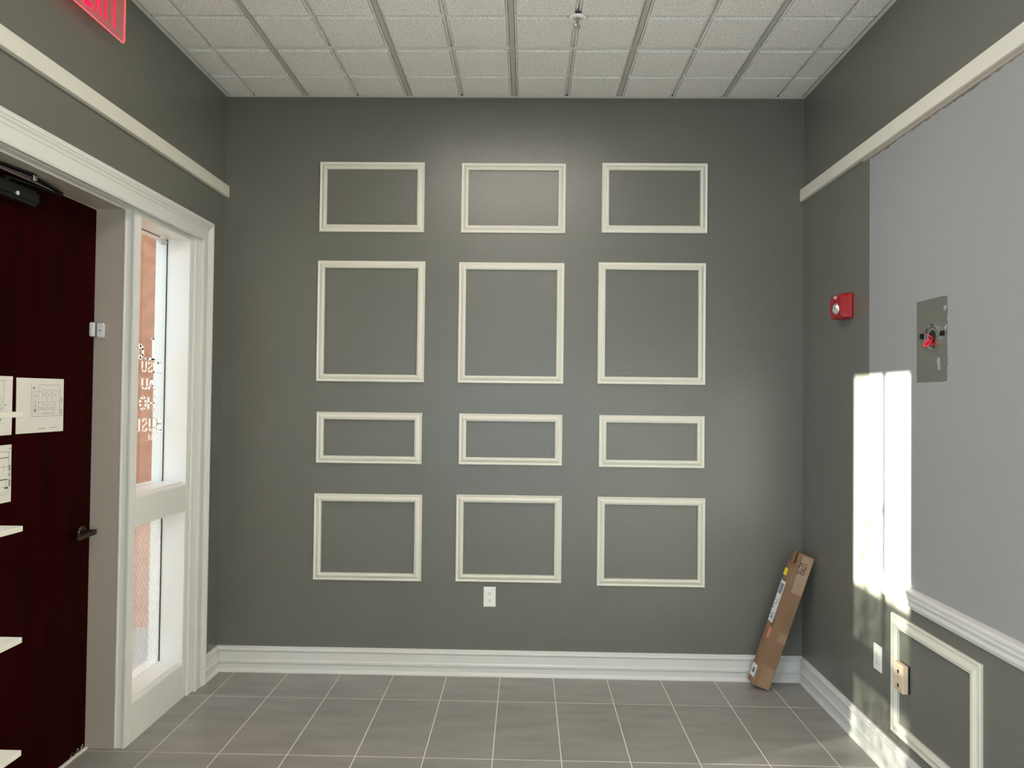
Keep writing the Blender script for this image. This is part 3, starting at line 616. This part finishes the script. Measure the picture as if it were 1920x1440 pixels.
# ------------------------------------------------------------------ white display shelving near the camera
rk = empty('display_shelving', (-1.30, 1.37, 0), 'white open shelving whose shelf corners reach in at the left edge', 'shelving')
for z, x in ((1.567, -1.066), (1.326, -1.060), (1.092, -1.056), (.856, -1.052), (.62, -1.048), (.384, -1.044), (.10, -1.040)):
    link('shelf', MB().box((-1.55, 1.25, z-.0115), (x, 1.50, z)).mesh('shelf', .0006, 1), rackm, rk)
for x in (-1.50, -1.27): link('post', MB().box((x, 1.36, 0), (x+.03, 1.39, 1.75)).mesh('post', .001, 1), rackm, rk)
# ------------------------------------------------------------------ leaning cardboard box
V0 = Vector((1.361, 4.010, 0.002)); A = Vector((.2895, -.0708, .9545)).normalized(); LB = .782
V1 = Vector((1.281, 4.030, .027)); V2 = Vector((1.2735, 4.108, .034)); V3 = V0+(V2-V1)
bx = empty('cardboard_box', (1.32, 4.06, 0), 'long brown cardboard box leaning in the right back corner', 'cardboard box')
def lerp(a, b, t): return a+(b-a)*t
E1 = (V1-V0); E2 = (V2-V1); N1 = E1.cross(A).normalized(); N1 = N1 if N1.y < 0 else -N1; N2 = A.cross(E2).normalized(); N2 = N2 if N2.x < 0 else -N2
LS = LB*.915
base4 = [V0, V1, V2, V3]
link('carton', MB().loft([base4, [p+A*LS*.5+d for p, d in zip(base4, (N1*.001, N1*.0015, Vector(), Vector()))], [p+A*LS for p in base4]]).mesh('carton', .0015, 1), card, bx)
def slab(p, e, f, th, n):   # p origin, e and f edge vectors, th thickness along -n
    return MB().hexa([p, p+e, p+e+f, p+f], [q-n*th for q in (p, p+e, p+e+f, p+f)])
link('front_flap', slab(V0+A*LS, E1*.985, A*(LB-LS), .004, N1).mesh('front_flap', .0008, 1), card, bx)
link('side_flap', slab(V1+A*LS+E2*.30-N2*.004, E2*.42, A*(LB-LS)*1.02, .004, N2).mesh('side_flap', .0008, 1), card, bx)
link('back_flap', slab(V3+A*LS, E1*.9, A*(LB-LS)*.9, -.004, N1).mesh('back_flap', .0008, 1), cardd, bx)
def on_front(name, u0, u1, v0, v1, m, d=.0008, skew=0, **k):     # u from V1 edge (0) to V0 edge (1); v along the length in metres
    P = lambda u, v: V1-E1*u+A*v+N1*.0012
    return link(name, MB().hexa([P(u0, v0), P(u1, v0+skew), P(u1, v1+skew), P(u0, v1)], [q+N1*d for q in (P(u0, v0), P(u1, v0+skew), P(u1, v1+skew), P(u0, v1))]).mesh(name), m, bx, **k)
def on_side(name, u0, u1, v0, v1, m, d=.0008, parent=None, **k):   # u from V1 edge (0) back to V2 edge (1)
    P = lambda u, v: V1+E2*u+A*v+N2*.0008
    return link(name, MB().hexa([P(u0, v0), P(u1, v0), P(u1, v1), P(u0, v1)], [q+N2*d for q in (P(u0, v0), P(u1, v0), P(u1, v1), P(u0, v1))]).mesh(name), m, parent or bx, **k)
on_front('tape', .18, .97, .005, .125, tapem); on_front('tape', .30, .98, .560, .775, tapem)
on_front('tape', .50, .98, .275, .325, tapem, .0006); on_side('tape', 0.02, .35, .01, .70, tapem, .0006)
lw = on_side('shipping_label', .28, .93, .36, .60, labelw, .0012, label='white shipping label')
for k in range(9): on_side('barcode_line', .38+.05*k, .38+.05*k+.03, .525, .585, labelg, .0018, lw)
sm = MB()
for k in range(34):
    u = random.uniform(.35, .85); v = random.choice([random.uniform(.365, .41), random.uniform(.365, .41), random.uniform(.43, .50)]); s = random.uniform(.004, .012)
    P = lambda a, b: V1+E2*a+A*b+N2*.0021
    sm.poly([P(u, v), P(u+.07, v), P(u+.07, v+s), P(u, v+s)])
link('label_print', sm.mesh('label_print'), labelg, lw, kind='stuff')
l2 = on_side('paper_label', .25, .90, .035, .105, labelw, .0012, label='small white label'); on_side('barcode_line', .40, .72, .055, .085, labelg, .0018, l2)
on_side('yellow_sticker', .55, .98, .632, .672, yellow, .0012)
on_side('red_label', .10, .42, .275, .335, labelr, .0012)
wm = MB()
for k in range(4): wm.poly([V1+E2*.02+A*(.345+k*.011)+N2*.002, V1+E2*.22+A*(.345+k*.011)+N2*.002, V1+E2*.22+A*(.350+k*.011)+N2*.002, V1+E2*.02+A*(.350+k*.011)+N2*.002])
link('small_print', wm.mesh('small_print'), marker, bx)
link('handwriting', text_mb('8x21', V0+A*.672+E1*.28+N1*.0026, A, E1.normalized(), N1, .040, .09, .80, gap=.0).mesh('handwriting'), marker, bx)
